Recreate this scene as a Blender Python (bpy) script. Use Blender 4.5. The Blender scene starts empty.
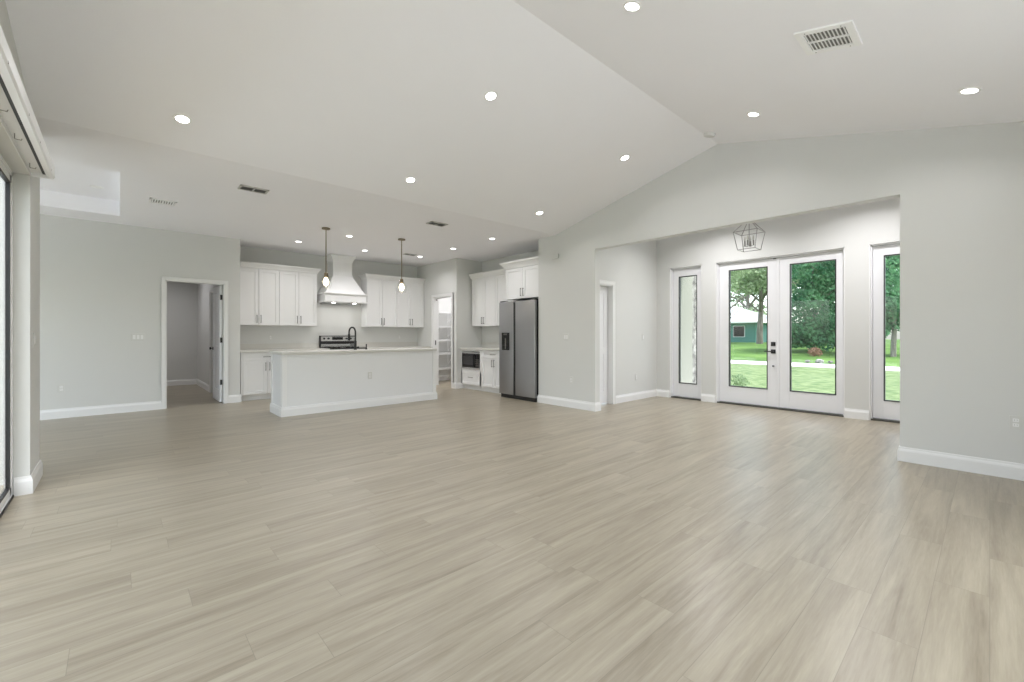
import bpy, bmesh, math, random
from mathutils import Vector, Matrix, Euler
random.seed(7)
S = bpy.context.scene
C = S.collection
PI = math.pi

# ------------------------------------------------------------------ camera
YAW = math.radians(47.75)          # angle between view direction and the +X axis
cam = bpy.data.cameras.new('camera')
cam.sensor_width = 36.0
cam.lens = 36.0 * 434.0 / 1024.0
cam.shift_y = -(341.0 - 334.5) / 1024.0
cam.clip_start = 0.02
cam.clip_end = 400
co = bpy.data.objects.new('camera', cam); C.objects.link(co)
co.location = (0, 0, 1.2)
co.rotation_euler = (PI / 2, 0, YAW - PI / 2)
S.camera = co

# ------------------------------------------------------------------ world, sun, exposure
SKY_STRENGTH = 0.7
SUN_STRENGTH = 5.5
CAN_WATTS = 4.5
EXPOSURE = -0.08
w = bpy.data.worlds.new('world'); S.world = w; w.use_nodes = True
wn = w.node_tree; wn.nodes.clear()
sky = wn.nodes.new('ShaderNodeTexSky'); sky.sky_type = 'NISHITA'
sky.sun_disc = False; sky.sun_elevation = math.radians(58); sky.sun_rotation = math.radians(190)
sky.air_density = 1.0; sky.dust_density = 2.0; sky.ozone_density = 1.0
hs = wn.nodes.new('ShaderNodeHueSaturation'); hs.inputs['Saturation'].default_value = 0.5
bg = wn.nodes.new('ShaderNodeBackground'); bg.inputs['Strength'].default_value = SKY_STRENGTH
out = wn.nodes.new('ShaderNodeOutputWorld')
wn.links.new(sky.outputs[0], hs.inputs['Color']); wn.links.new(hs.outputs[0], bg.inputs['Color'])
wn.links.new(bg.outputs[0], out.inputs['Surface'])
sl = bpy.data.lights.new('sun', 'SUN'); sl.energy = SUN_STRENGTH; sl.angle = math.radians(1.0); sl.color = (1, .985, .98)
so = bpy.data.objects.new('sun', sl); C.objects.link(so)
so.rotation_euler = Vector((.10, -.50, .85)).to_track_quat('Z', 'Y').to_euler()

S.view_settings.view_transform = 'Standard'
S.view_settings.look = 'None'
S.view_settings.gamma = 1.0
S.view_settings.use_curve_mapping = False
S.view_settings.exposure = EXPOSURE
S.cycles.use_denoising = True
S.cycles.denoiser = 'OPENIMAGEDENOISE'
S.cycles.max_bounces = 14
S.cycles.diffuse_bounces = 8
S.cycles.glossy_bounces = 4
S.cycles.transparent_max_bounces = 16
S.cycles.sample_clamp_indirect = 8.0
S.cycles.caustics_reflective = False
S.cycles.caustics_refractive = False

# ------------------------------------------------------------------ materials
def mat(name, col, rough=.5, metal=0.0, emit=None, estr=0, bump=0, bscale=80, spec=.5, var=0, vscale=3, coat=0):
    m = bpy.data.materials.new(name); m.use_nodes = True
    nt = m.node_tree; b = nt.nodes['Principled BSDF']
    b.inputs['Base Color'].default_value = (*col, 1); b.inputs['Roughness'].default_value = rough
    b.inputs['Metallic'].default_value = metal; b.inputs['Specular IOR Level'].default_value = spec
    b.inputs['Coat Weight'].default_value = coat
    tc = nt.nodes.new('ShaderNodeTexCoord')
    n = nt.nodes.new('ShaderNodeTexNoise'); n.inputs['Scale'].default_value = vscale; n.inputs['Detail'].default_value = 4
    nt.links.new(tc.outputs['Object'], n.inputs['Vector'])
    mx = nt.nodes.new('ShaderNodeMix'); mx.data_type = 'RGBA'
    v = max(var, .01)
    mx.inputs['A'].default_value = (*[c * (1 - v) for c in col], 1); mx.inputs['B'].default_value = (*[min(1, c * (1 + v)) for c in col], 1)
    nt.links.new(n.outputs['Fac'], mx.inputs['Factor']); nt.links.new(mx.outputs['Result'], b.inputs['Base Color'])
    if emit: b.inputs['Emission Color'].default_value = (*emit, 1); b.inputs['Emission Strength'].default_value = estr
    if bump:
        n2 = nt.nodes.new('ShaderNodeTexNoise'); n2.inputs['Scale'].default_value = bscale
        nt.links.new(tc.outputs['Object'], n2.inputs['Vector'])
        bp = nt.nodes.new('ShaderNodeBump'); bp.inputs['Strength'].default_value = bump; bp.inputs['Distance'].default_value = .002
        nt.links.new(n2.outputs['Fac'], bp.inputs['Height']); nt.links.new(bp.outputs['Normal'], b.inputs['Normal'])
    return m

def glass_mat(name, tint=(.96, .98, .97), refl=.08, rough=.0):
    m = bpy.data.materials.new(name); m.use_nodes = True; nt = m.node_tree; nt.nodes.clear()
    t = nt.nodes.new('ShaderNodeBsdfTransparent'); t.inputs[0].default_value = (*tint, 1)
    g = nt.nodes.new('ShaderNodeBsdfGlossy'); g.inputs['Roughness'].default_value = rough
    lw = nt.nodes.new('ShaderNodeLayerWeight'); lw.inputs['Blend'].default_value = .5
    pw = nt.nodes.new('ShaderNodeMath'); pw.operation = 'POWER'; pw.inputs[1].default_value = 4
    ma = nt.nodes.new('ShaderNodeMath'); ma.operation = 'MULTIPLY_ADD'; ma.inputs[1].default_value = .45; ma.inputs[2].default_value = .03
    nt.links.new(lw.outputs['Facing'], pw.inputs[0]); nt.links.new(pw.outputs[0], ma.inputs[0])
    mx = nt.nodes.new('ShaderNodeMixShader'); o = nt.nodes.new('ShaderNodeOutputMaterial')
    nt.links.new(ma.outputs[0], mx.inputs[0]); nt.links.new(t.outputs[0], mx.inputs[1]); nt.links.new(g.outputs[0], mx.inputs[2])
    nt.links.new(mx.outputs[0], o.inputs[0])
    return m

def floor_mat():
    m = bpy.data.materials.new('vinyl_plank_floor'); m.use_nodes = True; nt = m.node_tree; N = nt.nodes; L = nt.links
    b = N['Principled BSDF']
    tc = N.new('ShaderNodeTexCoord'); sp = N.new('ShaderNodeSeparateXYZ'); L.new(tc.outputs['Object'], sp.inputs[0])
    def mth(op, a, bb=None, c=None):
        n = N.new('ShaderNodeMath'); n.operation = op
        for i, v in enumerate((a, bb, c)):
            if v is None: continue
            if isinstance(v, (int, float)): n.inputs[i].default_value = v
            else: L.new(v, n.inputs[i])
        return n.outputs[0]
    PW, PL = .182, 1.22
    yr = mth('DIVIDE', sp.outputs['Y'], PW); row = mth('FLOOR', yr); fy = mth('FRACT', yr)
    wn1 = N.new('ShaderNodeTexWhiteNoise'); wn1.noise_dimensions = '1D'; L.new(row, wn1.inputs['W'])
    xr = mth('ADD', mth('DIVIDE', sp.outputs['X'], PL), wn1.outputs['Value']); colm = mth('FLOOR', xr); fx = mth('FRACT', xr)
    cb = N.new('ShaderNodeCombineXYZ'); L.new(row, cb.inputs[0]); L.new(colm, cb.inputs[1])
    wn2 = N.new('ShaderNodeTexWhiteNoise'); wn2.noise_dimensions = '3D'; L.new(cb.outputs[0], wn2.inputs['Vector'])
    rnd = wn2.outputs['Value']
    # grain: noise stretched along the plank, shifted from plank to plank
    def grain(sx, sy, det, dist=0.0, rough=.5):
        cv = N.new('ShaderNodeCombineXYZ')
        L.new(mth('MULTIPLY', sp.outputs['X'], sx), cv.inputs[0]); L.new(mth('MULTIPLY', sp.outputs['Y'], sy), cv.inputs[1])
        L.new(mth('MULTIPLY', rnd, 37.0), cv.inputs[2])
        n = N.new('ShaderNodeTexNoise'); n.inputs['Scale'].default_value = 1; n.inputs['Detail'].default_value = det
        n.inputs['Distortion'].default_value = dist; n.inputs['Roughness'].default_value = rough
        L.new(cv.outputs[0], n.inputs['Vector']); return n.outputs['Fac']
    g1 = grain(.85, 13, 4, .8, .55); g2 = grain(3.0, 48, 5, .4, .6); g3 = grain(12, 190, 3)
    # soft dark streaks seen in oak
    ramp = N.new('ShaderNodeValToRGB')
    e = ramp.color_ramp.elements
    e[0].position = .30; e[0].color = (.225, .188, .135, 1)
    e[1].position = .66; e[1].color = (.415, .368, .280, 1)
    m1 = e.new(.48) if hasattr(e, 'new') else None
    m1.color = (.325, .283, .212, 1)
    f = mth('ADD', mth('MULTIPLY', g1, .56), mth('ADD', mth('MULTIPLY', g2, .30), mth('MULTIPLY', g3, .14)))
    f = mth('ADD', f, mth('MULTIPLY', mth('SUBTRACT', rnd, .5), .07))
    L.new(f, ramp.inputs['Fac'])
    # seams
    ex = mth('MINIMUM', fx, mth('SUBTRACT', 1.0, fx)); ey = mth('MINIMUM', fy, mth('SUBTRACT', 1.0, fy))
    sx_ = mth('LESS_THAN', mth('MULTIPLY', ex, PL), .0012); sy_ = mth('LESS_THAN', mth('MULTIPLY', ey, PW), .0012)
    seam = mth('MAXIMUM', sx_, sy_)
    mx = N.new('ShaderNodeMix'); mx.data_type = 'RGBA'; mx.inputs['B'].default_value = (.20, .175, .135, 1)
    L.new(mth('MULTIPLY', seam, .6), mx.inputs['Factor']); L.new(ramp.outputs['Color'], mx.inputs['A'])
    L.new(mx.outputs['Result'], b.inputs['Base Color'])
    L.new(mth('ADD', mth('MULTIPLY', g2, .08), .275), b.inputs['Roughness'])
    b.inputs['Specular IOR Level'].default_value = .5
    bp = N.new('ShaderNodeBump'); bp.inputs['Strength'].default_value = .05; bp.inputs['Distance'].default_value = .0006
    L.new(mth('SUBTRACT', 1.0, seam), bp.inputs['Height']); L.new(bp.outputs['Normal'], b.inputs['Normal'])
    return m

def two_tone(name, c1, c2, scale, rough=.9, detail=6, stretch=None, lo=.35, hi=.65):
    m = bpy.data.materials.new(name); m.use_nodes = True; nt = m.node_tree; N = nt.nodes; L = nt.links
    b = N['Principled BSDF']; b.inputs['Roughness'].default_value = rough; b.inputs['Specular IOR Level'].default_value = .2
    tc = N.new('ShaderNodeTexCoord'); n = N.new('ShaderNodeTexNoise'); n.inputs['Scale'].default_value = scale; n.inputs['Detail'].default_value = detail
    if stretch:
        mp = N.new('ShaderNodeMapping'); mp.inputs['Scale'].default_value = stretch; L.new(tc.outputs['Object'], mp.inputs[0]); L.new(mp.outputs[0], n.inputs['Vector'])
    else: L.new(tc.outputs['Object'], n.inputs['Vector'])
    r = N.new('ShaderNodeValToRGB'); r.color_ramp.elements[0].position = lo; r.color_ramp.elements[1].position = hi
    r.color_ramp.elements[0].color = (*c1, 1); r.color_ramp.elements[1].color = (*c2, 1)
    L.new(n.outputs['Fac'], r.inputs['Fac']); L.new(r.outputs['Color'], b.inputs['Base Color'])
    return m

def leaf_mat(name, c1, c2):
    m = two_tone(name, c1, c2, .9, .55)
    nt = m.node_tree; b = nt.nodes['Principled BSDF']
    tl = nt.nodes.new('ShaderNodeBsdfTranslucent'); mx = nt.nodes.new('ShaderNodeMixShader'); mx.inputs[0].default_value = .35
    o = nt.nodes['Material Output']
    src = b.inputs['Base Color'].links[0].from_socket
    nt.links.new(src, tl.inputs['Color']); nt.links.new(b.outputs[0], mx.inputs[1]); nt.links.new(tl.outputs[0], mx.inputs[2]); nt.links.new(mx.outputs[0], o.inputs[0])
    return m

M = dict(
    wall=mat('wall_paint', (.655, .657, .643), .75, bump=.25, bscale=140, spec=.25),
    ceil=mat('ceiling_paint', (.90, .90, .93), .85, bump=.3, bscale=110, spec=.2),
    trim=mat('white_trim', (.80, .80, .80), .38),
    cab=mat('white_cabinet', (.80, .80, .80), .35),
    isl=mat('island_paint', (.76, .765, .775), .4),
    door=mat('door_white', (.78, .78, .80), .4),
    quartz=mat('quartz_top', (.60, .59, .555), .3, var=.012, vscale=8),
    nickel=mat('brushed_nickel', (.30, .29, .28), .35, 1.0),
    handle=mat('dark_nickel_pull', (.15, .145, .14), .4, 1.0),
    steel=mat('stainless_steel', (.40, .40, .41), .34, 1.0, var=.06, vscale=2),
    steel_light=mat('bright_steel', (.62, .62, .62), .25, 1.0),
    black=mat('matte_black', (.012, .012, .013), .45),
    gloss=mat('black_glass', (.008, .008, .009), .06),
    dark=mat('slot_shade', (.02, .02, .02), .8),
    brass=mat('aged_brass', (.26, .21, .14), .4, 1.0),
    bronze=mat('threshold_bronze', (.10, .095, .085), .5, .6),
    vent=mat('vent_white', (.90, .90, .90), .45),
    ventgrey=mat('vent_grey', (.22, .22, .21), .6),
    plate=mat('switch_plate', (.64, .64, .62), .35),
    alu=mat('white_aluminium', (.82, .82, .83), .35),
    fabric=mat('shade_fabric', (.66, .65, .63), .9),
    glass=glass_mat('window_glass'),
    clear=glass_mat('lamp_glass', (.97, .97, .96)),
    floor=floor_mat(),
    lens=mat('lamp_lens', (.9, .9, .9), .5, emit=(1, .98, .94), estr=14),
    bulb=mat('warm_bulb', (1, .9, .7), .5, emit=(1, .84, .60), estr=9),
    bulb_off=mat('clear_bulb', (.55, .54, .50), .15),
    lawn=two_tone('lawn', (.085, .14, .05), (.20, .25, .12), 4.5, detail=10),
    lawnfar=two_tone('far_lawn', (.055, .12, .025), (.12, .21, .05), .5, detail=8),
    concrete=two_tone('concrete', (.60, .59, .56), (.74, .73, .70), 1.5),
    bounce_paver=two_tone('pale_bounce_paver', (.78, .78, .77), (.84, .84, .83), 1.5),  # kept very pale so the slabs bounce more sunlight indoors
    bark=two_tone('bark', (.13, .115, .10), (.28, .26, .23), 3, stretch=(4, 4, .6)),
    leafmid=leaf_mat('leaf_mid', (.08, .20, .06), (.24, .38, .15)),
    leafdark=leaf_mat('leaf_dark', (.03, .12, .06), (.14, .31, .15)),
    leafpale=leaf_mat('leaf_pale', (.22, .32, .16), (.44, .54, .34)),
    tealwall=mat('teal_siding', (.09, .24, .21), .8, var=.05),
    roofwhite=mat('white_metal_roof', (.82, .82, .82), .45),
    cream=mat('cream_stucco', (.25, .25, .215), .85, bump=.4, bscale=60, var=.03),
    stone=two_tone('stone_veneer', (.10, .095, .09), (.34, .33, .31), 7, detail=3),
    rust=two_tone('rusty_leaf', (.20, .10, .07), (.32, .19, .14), 6),
)

# ------------------------------------------------------------------ mesh builder
def wmat(o):
    m = o.matrix_basis.copy()
    while o.parent: o = o.parent; m = o.matrix_basis @ m
    return m

class MB:
    def __init__(s, T=None): s.bm = bmesh.new(); s.T = T or Matrix()
    def v(s, p): return s.bm.verts.new(s.T @ Vector(p))
    def face(s, pts):
        try: return s.bm.faces.new([s.v(p) for p in pts])
        except ValueError: pass
    def hull(s, a, b):   # two rings with the same count
        A = [s.v(p) for p in a]; B = [s.v(p) for p in b]; n = len(A)
        for i in range(n): s.bm.faces.new((A[i], A[(i + 1) % n], B[(i + 1) % n], B[i]))
        s.bm.faces.new(A[::-1]); s.bm.faces.new(B); return s
    def box(s, x0, x1, y0, y1, z0, z1):
        return s.hull([(x0, y0, z0), (x1, y0, z0), (x1, y1, z0), (x0, y1, z0)], [(x0, y0, z1), (x1, y0, z1), (x1, y1, z1), (x0, y1, z1)])
    def prism(s, pts, ax, a, b):   # polygon in the plane normal to ax
        f = {'X': lambda p, t: (t, p[0], p[1]), 'Y': lambda p, t: (p[0], t, p[1]), 'Z': lambda p, t: (p[0], p[1], t)}[ax]
        return s.hull([f(p, a) for p in pts], [f(p, b) for p in pts])
    def cyl(s, p0, p1, r, n=16, r2=None):
        p0 = Vector(p0); p1 = Vector(p1); d = (p1 - p0).normalized(); u = d.orthogonal().normalized(); w_ = d.cross(u)
        r2 = r if r2 is None else r2
        ring = lambda c, q: [c + (u * math.cos(2 * PI * i / n) + w_ * math.sin(2 * PI * i / n)) * q for i in range(n)]
        return s.hull(ring(p0, r), ring(p1, r2))
    def tube(s, pts, r, n=10):
        pts = [Vector(p) for p in pts]; rings = []; u = None
        for i, p in enumerate(pts):
            d = ((pts[min(i + 1, len(pts) - 1)] - pts[max(i - 1, 0)])).normalized()
            u = d.orthogonal().normalized() if u is None else (u - d * u.dot(d)).normalized()
            w_ = d.cross(u); rr = r[i] if isinstance(r, (list, tuple)) else r
            rings.append([s.v(p + (u * math.cos(2 * PI * k / n) + w_ * math.sin(2 * PI * k / n)) * rr) for k in range(n)])
        for a, b in zip(rings, rings[1:]):
            for k in range(n): s.bm.faces.new((a[k], a[(k + 1) % n], b[(k + 1) % n], b[k]))
        s.bm.faces.new(rings[0][::-1]); s.bm.faces.new(rings[-1]); return s
    def lathe(s, prof, c=(0, 0, 0), n=24, cap=True):
        rings = [[s.v((c[0] + r * math.cos(2 * PI * k / n), c[1] + r * math.sin(2 * PI * k / n), c[2] + z)) for k in range(n)] for r, z in prof]
        for a, b in zip(rings, rings[1:]):
            for k in range(n): s.bm.faces.new((a[k], a[(k + 1) % n], b[(k + 1) % n], b[k]))
        if cap: s.bm.faces.new(rings[0][::-1]); s.bm.faces.new(rings[-1])
        return s
    def sweep(s, path, prof):   # path in XY, profile (offset to the left of travel, z)
        P = [Vector(p) for p in path]; ns = []
        for a, b in zip(P, P[1:]):
            d = (b - a).normalized(); ns.append(Vector((-d.y, d.x)))
        rings = []
        for i, p in enumerate(P):
            if i == 0: m_ = ns[0]
            elif i == len(P) - 1: m_ = ns[-1]
            else: m_ = (ns[i - 1] + ns[i]) / (1 + ns[i - 1].dot(ns[i]))
            rings.append([s.v((p.x + m_.x * o, p.y + m_.y * o, z)) for o, z in prof])
        n = len(prof)
        for a, b in zip(rings, rings[1:]):
            for k in range(n): s.bm.faces.new((a[k], a[(k + 1) % n], b[(k + 1) % n], b[k]))
        s.bm.faces.new(rings[0][::-1]); s.bm.faces.new(rings[-1]); return s
    def build(s, name, m, parent=None, local=False, bevel=0, smooth=False, kind=None):
        bmesh.ops.recalc_face_normals(s.bm, faces=s.bm.faces)
        me = bpy.data.meshes.new(name); s.bm.to_mesh(me); s.bm.free()
        if parent is not None and not local: me.transform(wmat(parent).inverted())
        me.materials.append(M[m] if isinstance(m, str) else m)
        o = bpy.data.objects.new(name, me); C.objects.link(o)
        if parent is not None: o.parent = parent
        if smooth:
            for p in me.polygons: p.use_smooth = True
            me.set_sharp_from_angle(angle=math.radians(35))
        if bevel:
            bv = o.modifiers.new('bevel', 'BEVEL'); bv.width = bevel; bv.segments = 2; bv.limit_method = 'ANGLE'
        if kind: o['kind'] = kind
        return o

def struct(name, mb, m, parent=None, **k): return mb.build(name, m, parent, kind='structure', **k)
def thing(name, label, cat, loc=(0, 0, 0), rz=0, group=None, rot=None):
    o = bpy.data.objects.new(name, None); C.objects.link(o); o.location = loc
    o.rotation_euler = rot if rot else (0, 0, rz); o.empty_display_size = .1
    if label: o['label'] = label; o['category'] = cat
    if group: o['group'] = group
    return o
def tag(o, label, cat, group=None):
    o['label'] = label; o['category'] = cat
    if group: o['group'] = group
    return o
def sroot(name, loc=(0, 0, 0), rz=0):
    o = thing(name, None, None, loc, rz); o['kind'] = 'structure'; return o
def copy_tree(o, parent=None):
    c = o.copy(); C.objects.link(c); c.parent = parent
    for ch in list(o.children): copy_tree(ch, c)
    return c

# ------------------------------------------------------------------ dimensions
WX = 5.51; WT = .12; FLAT = 2.89
CR, RG = 4.97, 2.27; CR2 = 2 * RG - CR; SL = .25; APEX = FLAT + SL * (CR - RG)
KY = 9.62; LY = 8.95; PX = 5.54; EX = 6.25; PYC = 7.92
FX = 7.78; FYL, FYR = 4.37, .30
SX = -.49                                  # slider wall, room face
BY = -1.30                                 # wall behind the camera
TOP = .10
roof = lambda y: FLAT + SL * max(0, min(CR - y, y - CR2))

# ------------------------------------------------------------------ floor and ceilings
struct('floor', MB().box(-3.3, 7.98, BY - .12, 13.0, -.10, 0), 'floor')
b = MB()
b.prism([(CR, FLAT), (RG, APEX), (CR2, FLAT), (BY - .12, FLAT), (BY - .12, FLAT + .12), (CR2, FLAT + .12), (RG, APEX + .12), (CR, FLAT + .12)], 'X', SX - .15, WX + WT)
TX0, TX1, TY0, TY1, TZ = -2.5, .017, 6.10, 8.35, 3.10
b.box(SX, 6.4, CR, TY0, FLAT, FLAT + .12); b.box(-3.3, SX, 5.30, TY0, FLAT, FLAT + .12)
b.box(TX1, 7.4, TY0, 9.74, FLAT, FLAT + .12); b.box(-3.3, TX0, TY0, 9.07, FLAT, FLAT + .12); b.box(TX0, TX1, TY1, 9.74, FLAT, FLAT + .12)
b.box(TX0 - .1, TX1 + .1, TY0 - .1, TY1 + .1, TZ, TZ + .1)
U_ = FLAT + .12
b.box(TX0 - .1, TX0, TY0 - .1, TY1 + .1, U_, TZ); b.box(TX1, TX1 + .1, TY0 - .1, TY1 + .1, U_, TZ)
b.box(TX0, TX1, TY0 - .1, TY0, U_, TZ); b.box(TX0, TX1, TY1, TY1 + .1, U_, TZ)
b.box(-.5, 1.61, 9.0, 13.0, FLAT, FLAT + .12)
b.box(WX + WT, FX + .2, FYR - .12, FYL + .12, 3.25, 3.37)
struct('ceiling', b, 'ceil')

# ------------------------------------------------------------------ walls
OY0, OY1, OZ = .575, 4.14, 2.535            # wide cased opening to the foyer
b = MB()
def pc(y0, y1, z0): b.prism([(y0, z0), (y1, z0), (y1, roof(y1) + .05), (y0, roof(y0) + .05)], 'X', WX, WX + WT)
pc(BY - .12, CR2, 0); pc(CR2, OY0, 0); pc(OY0, RG, OZ); pc(RG, OY1, OZ); pc(OY1, CR, 0); pc(CR, 5.37, 0)
b.box(WX, WX + WT, FYR - .12, RG, APEX, APEX + .02)
struct('wall_right', b, 'wall')
# foyer walls
b = MB(); b.box(WX + WT, 5.68, FYL, FYL + .12, 0, 3.3); b.box(6.32, FX + .2, FYL, FYL + .12, 0, 3.3); b.box(5.68, 6.32, FYL, FYL + .12, 2.05, 3.3)
struct('wall_foyer_left', b, 'wall')
struct('wall_foyer_right', MB().box(WX + WT, FX + .2, FYR - .12, FYR, 0, 3.3), 'wall')
ops = [(.53, 1.135), (1.41, 3.24), (3.49, 4.10)]; DZ = 2.47
b = MB(); ys = [FYR - .12] + [v for o_ in ops for v in o_] + [FYL + .12]
for i in range(0, len(ys), 2): b.box(FX, FX + .20, ys[i], ys[i + 1], -.10, DZ)
b.box(FX, FX + .20, FYR - .12, FYL + .12, DZ, 3.3)
struct('wall_entrance', b, 'wall')
# wall closing foyer above the low ceiling of room beyond (behind the foyer door)
struct('wall_closet', MB().box(WX + .06, 6.6, 5.13, 5.25, 0, FLAT), 'wall')
# kitchen walls
struct('wall_alcove', MB().box(WX + WT, 6.37, 5.25, 5.37, 0, FLAT + .05), 'wall')
struct('wall_kitchen_right', MB().box(EX, EX + .12, 5.37, PYC, 0, FLAT + .05), 'wall')
b = MB(); b.box(PX, EX + .12, PYC, PYC + .12, 0, FLAT + .05)
PD0, PD1, PDZ = 8.10, 8.86, 2.07
b.box(PX, PX + .12, PYC + .12, PD0, 0, FLAT + .05); b.box(PX, PX + .12, PD1, KY, 0, FLAT + .05); b.box(PX, PX + .12, PD0, PD1, PDZ, FLAT + .05)
struct('wall_pantry', b, 'wall')
struct('wall_pantry_right', MB().box(7.2, 7.32, PYC, KY + .12, 0, FLAT + .05), 'wall')
struct('wall_pantry_front', MB().box(EX + .12, 7.2, PYC, PYC + .12, 0, FLAT + .05), 'wall')
struct('wall_kitchen_back', MB().box(1.61, 7.32, KY, KY + .12, 0, FLAT + .05), 'wall')
# left wall with the hall doorway
HD0, HD1, HDZ = .565, 1.380, 2.085
b = MB(); b.box(-3.3, HD0, LY, LY + .12, 0, FLAT + .05); b.box(HD1, 1.61, LY, LY + .12, 0, FLAT + .05); b.box(HD0, HD1, LY, LY + .12, HDZ, FLAT + .05)
struct('wall_left', b, 'wall')
b = MB(); b.box(1.42, 1.61, LY + .12, 10.0, 0, FLAT + .05); b.box(1.42, 1.61, 10.75, 13.0, 0, FLAT + .05); b.box(1.42, 1.61, 10.0, 10.75, 2.05, FLAT + .05)
struct('wall_hall_right', b, 'wall')
struct('wall_hall_back', MB().box(-.5, 1.42, 12.85, 12.97, 0, FLAT + .05), 'wall')
struct('wall_hall_left', MB().box(-.5, -.38, LY + .12, 12.85, 0, FLAT + .05), 'wall')
# nook
b = MB(); b.box(-3.3, -3.18, 5.42, 5.7, 0, FLAT + .05); b.box(-3.3, -3.18, 8.7, LY, 0, FLAT + .05); b.box(-3.3, -3.18, 5.7, 8.7, 0, .1); b.box(-3.3, -3.18, 5.7, 8.7, 2.4, FLAT + .05)
struct('wall_nook', b, 'wall')
b = MB(); b.box(-3.3, -3.0, 5.30, 5.42, 0, FLAT + .05); b.box(-.95, SX - .11, 5.30, 5.42, 0, FLAT + .05); b.box(-3.0, -.95, 5.30, 5.42, 0, .1); b.box(-3.0, -.95, 5.30, 5.42, 2.3, FLAT + .05)
struct('wall_nook_front', b, 'wall')
# slider wall
GX = -.58; GY0, GY1, GZ = .10, 4.87, 2.40
b = MB()
def ps(y0, y1, z0): b.prism([(y0, z0), (y1, z0), (y1, roof(y1) + .05), (y0, roof(y0) + .05)], 'X', SX - .11, SX)
ps(BY - .12, CR2, 0); ps(CR2, GY0, 0); ps(GY0, RG, GZ); ps(RG, GY1, GZ); ps(GY1, CR, 0); ps(CR, 5.42, 0)
struct('wall_slider', b, 'wall')
b = MB(); RW0, RW1, RZ0, RZ1 = -.35, 3.8, .06, 2.15
b.box(SX - .11, RW0, BY - .12, BY, 0, FLAT + .05); b.box(RW1, WX + WT, BY - .12, BY, 0, FLAT + .05); b.box(RW0, RW1, BY - .12, BY, 0, RZ0); b.box(RW0, RW1, BY - .12, BY, RZ1, FLAT + .05)
struct('wall_rear', b, 'wall')

# ------------------------------------------------------------------ baseboards
BBP = [(0, 0), (.016, 0), (.016, .098), (.012, .112), (.009, .118), (.007, .136), (0, .136)]
def bb(name, *paths):
    m_ = MB()
    for p in paths: m_.sweep(p, BBP)
    return struct(name, m_, 'trim')
bb('baseboard_right', [(WX, BY), (WX, OY0), (WX + WT, OY0), (WX + WT, FYR), (FX, FYR), (FX, .53)], [(FX, 1.135), (FX, 1.41)])
bb('baseboard_entry', [(WX + WT, FYL), (WX + WT, OY1), (WX, OY1), (WX, 5.37), (WX + WT, 5.37)])
bb('baseboard_foyer', [(FX, 3.24), (FX, 3.49)], [(FX, 4.10), (FX, FYL), (6.38, FYL)])
bb('baseboard_left', [(.517, LY), (-3.18, LY), (-3.18, 5.42), (SX, 5.42), (SX, GY1), (GX + .01, GY1)], [(1.61, 8.99), (1.61, LY), (1.428, LY)])
bb('baseboard_hall', [(1.42, 10.82), (1.42, 12.85), (-.38, 12.85), (-.38, LY + .12)])
bb('baseboard_pantry', [(5.73, PYC), (PX, PYC), (PX, 8.04)], [(7.2, PYC + .12), (7.2, KY), (PX + .12, KY), (PX + .12, PD1 + .065)])
bb('baseboard_rear', [(GX + .01, GY0), (SX, GY0), (SX, BY), (WX, BY)])

# ------------------------------------------------------------------ casings, jambs
def casing_y(m_, y, x0, x1, z1, w_=.062, t=.018, s=-1):   # on a wall face Y=y, standing out by t towards s
    a, c = sorted((y, y + s * t))
    m_.box(x0 - w_, x0, a, c, 0, z1 + w_); m_.box(x1, x1 + w_, a, c, 0, z1 + w_); m_.box(x0, x1, a, c, z1, z1 + w_)
    a2, c2 = sorted((y, y + s * t * 1.35))
    m_.box(x0 - w_, x0 - w_ + .012, a2, c2, 0, z1 + w_); m_.box(x1 + w_ - .012, x1 + w_, a2, c2, 0, z1 + w_); m_.box(x0 - w_, x1 + w_, a2, c2, z1 + w_ - .012, z1 + w_)
def casing_x(m_, x, y0, y1, z1, w_=.062, t=.018, s=-1):
    a, c = sorted((x, x + s * t))
    m_.box(a, c, y0 - w_, y0, 0, z1 + w_); m_.box(a, c, y1, y1 + w_, 0, z1 + w_); m_.box(a, c, y0, y1, z1, z1 + w_)
    a2, c2 = sorted((x, x + s * t * 1.35))
    m_.box(a2, c2, y0 - w_, y0 - w_ + .012, 0, z1 + w_); m_.box(a2, c2, y1 + w_ - .012, y1 + w_, 0, z1 + w_); m_.box(a2, c2, y0 - w_, y1 + w_, z1 + w_ - .012, z1 + w_)
m_ = MB(); casing_y(m_, LY, HD0, HD1, HDZ, .048); casing_y(m_, LY + .12, HD0, HD1, HDZ, .03, s=1)
m_.box(HD0 - .002, HD0 + .018, LY - .001, LY + .121, 0, HDZ); m_.box(HD1 - .018, HD1 + .002, LY - .001, LY + .121, 0, HDZ); m_.box(HD0, HD1, LY - .001, LY + .121, HDZ - .018, HDZ + .002)
m_.box(HD0 + .018, HD0 + .026, LY + .06, LY + .08, 0, HDZ - .018)
struct('trim_1', m_, 'trim')
m_ = MB(); casing_x(m_, PX, PD0, PD1, PDZ); casing_x(m_, PX + .12, PD0, PD1, PDZ, s=1)
m_.box(PX - .001, PX + .121, PD0 - .002, PD0 + .018, 0, PDZ); m_.box(PX - .001, PX + .121, PD1 - .018, PD1 + .002, 0, PDZ); m_.box(PX - .001, PX + .121, PD0, PD1, PDZ - .018, PDZ + .002)
t2 = struct('trim_2', m_, 'trim')
MB().box(PX + .03, PX + .055, PD1 - .021, PD1 - .017, .95, 1.06).build('strike_plate', 'black', t2)
MB().box(PX + .05, PX + .09, PD1 - .021, PD1 - .017, 2.0, 2.04).build('catch', 'nickel', t2)
m_ = MB(); casing_x(m_, 1.42, 10.0, 10.75, 2.05); struct('trim_3', m_, 'trim')
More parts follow.
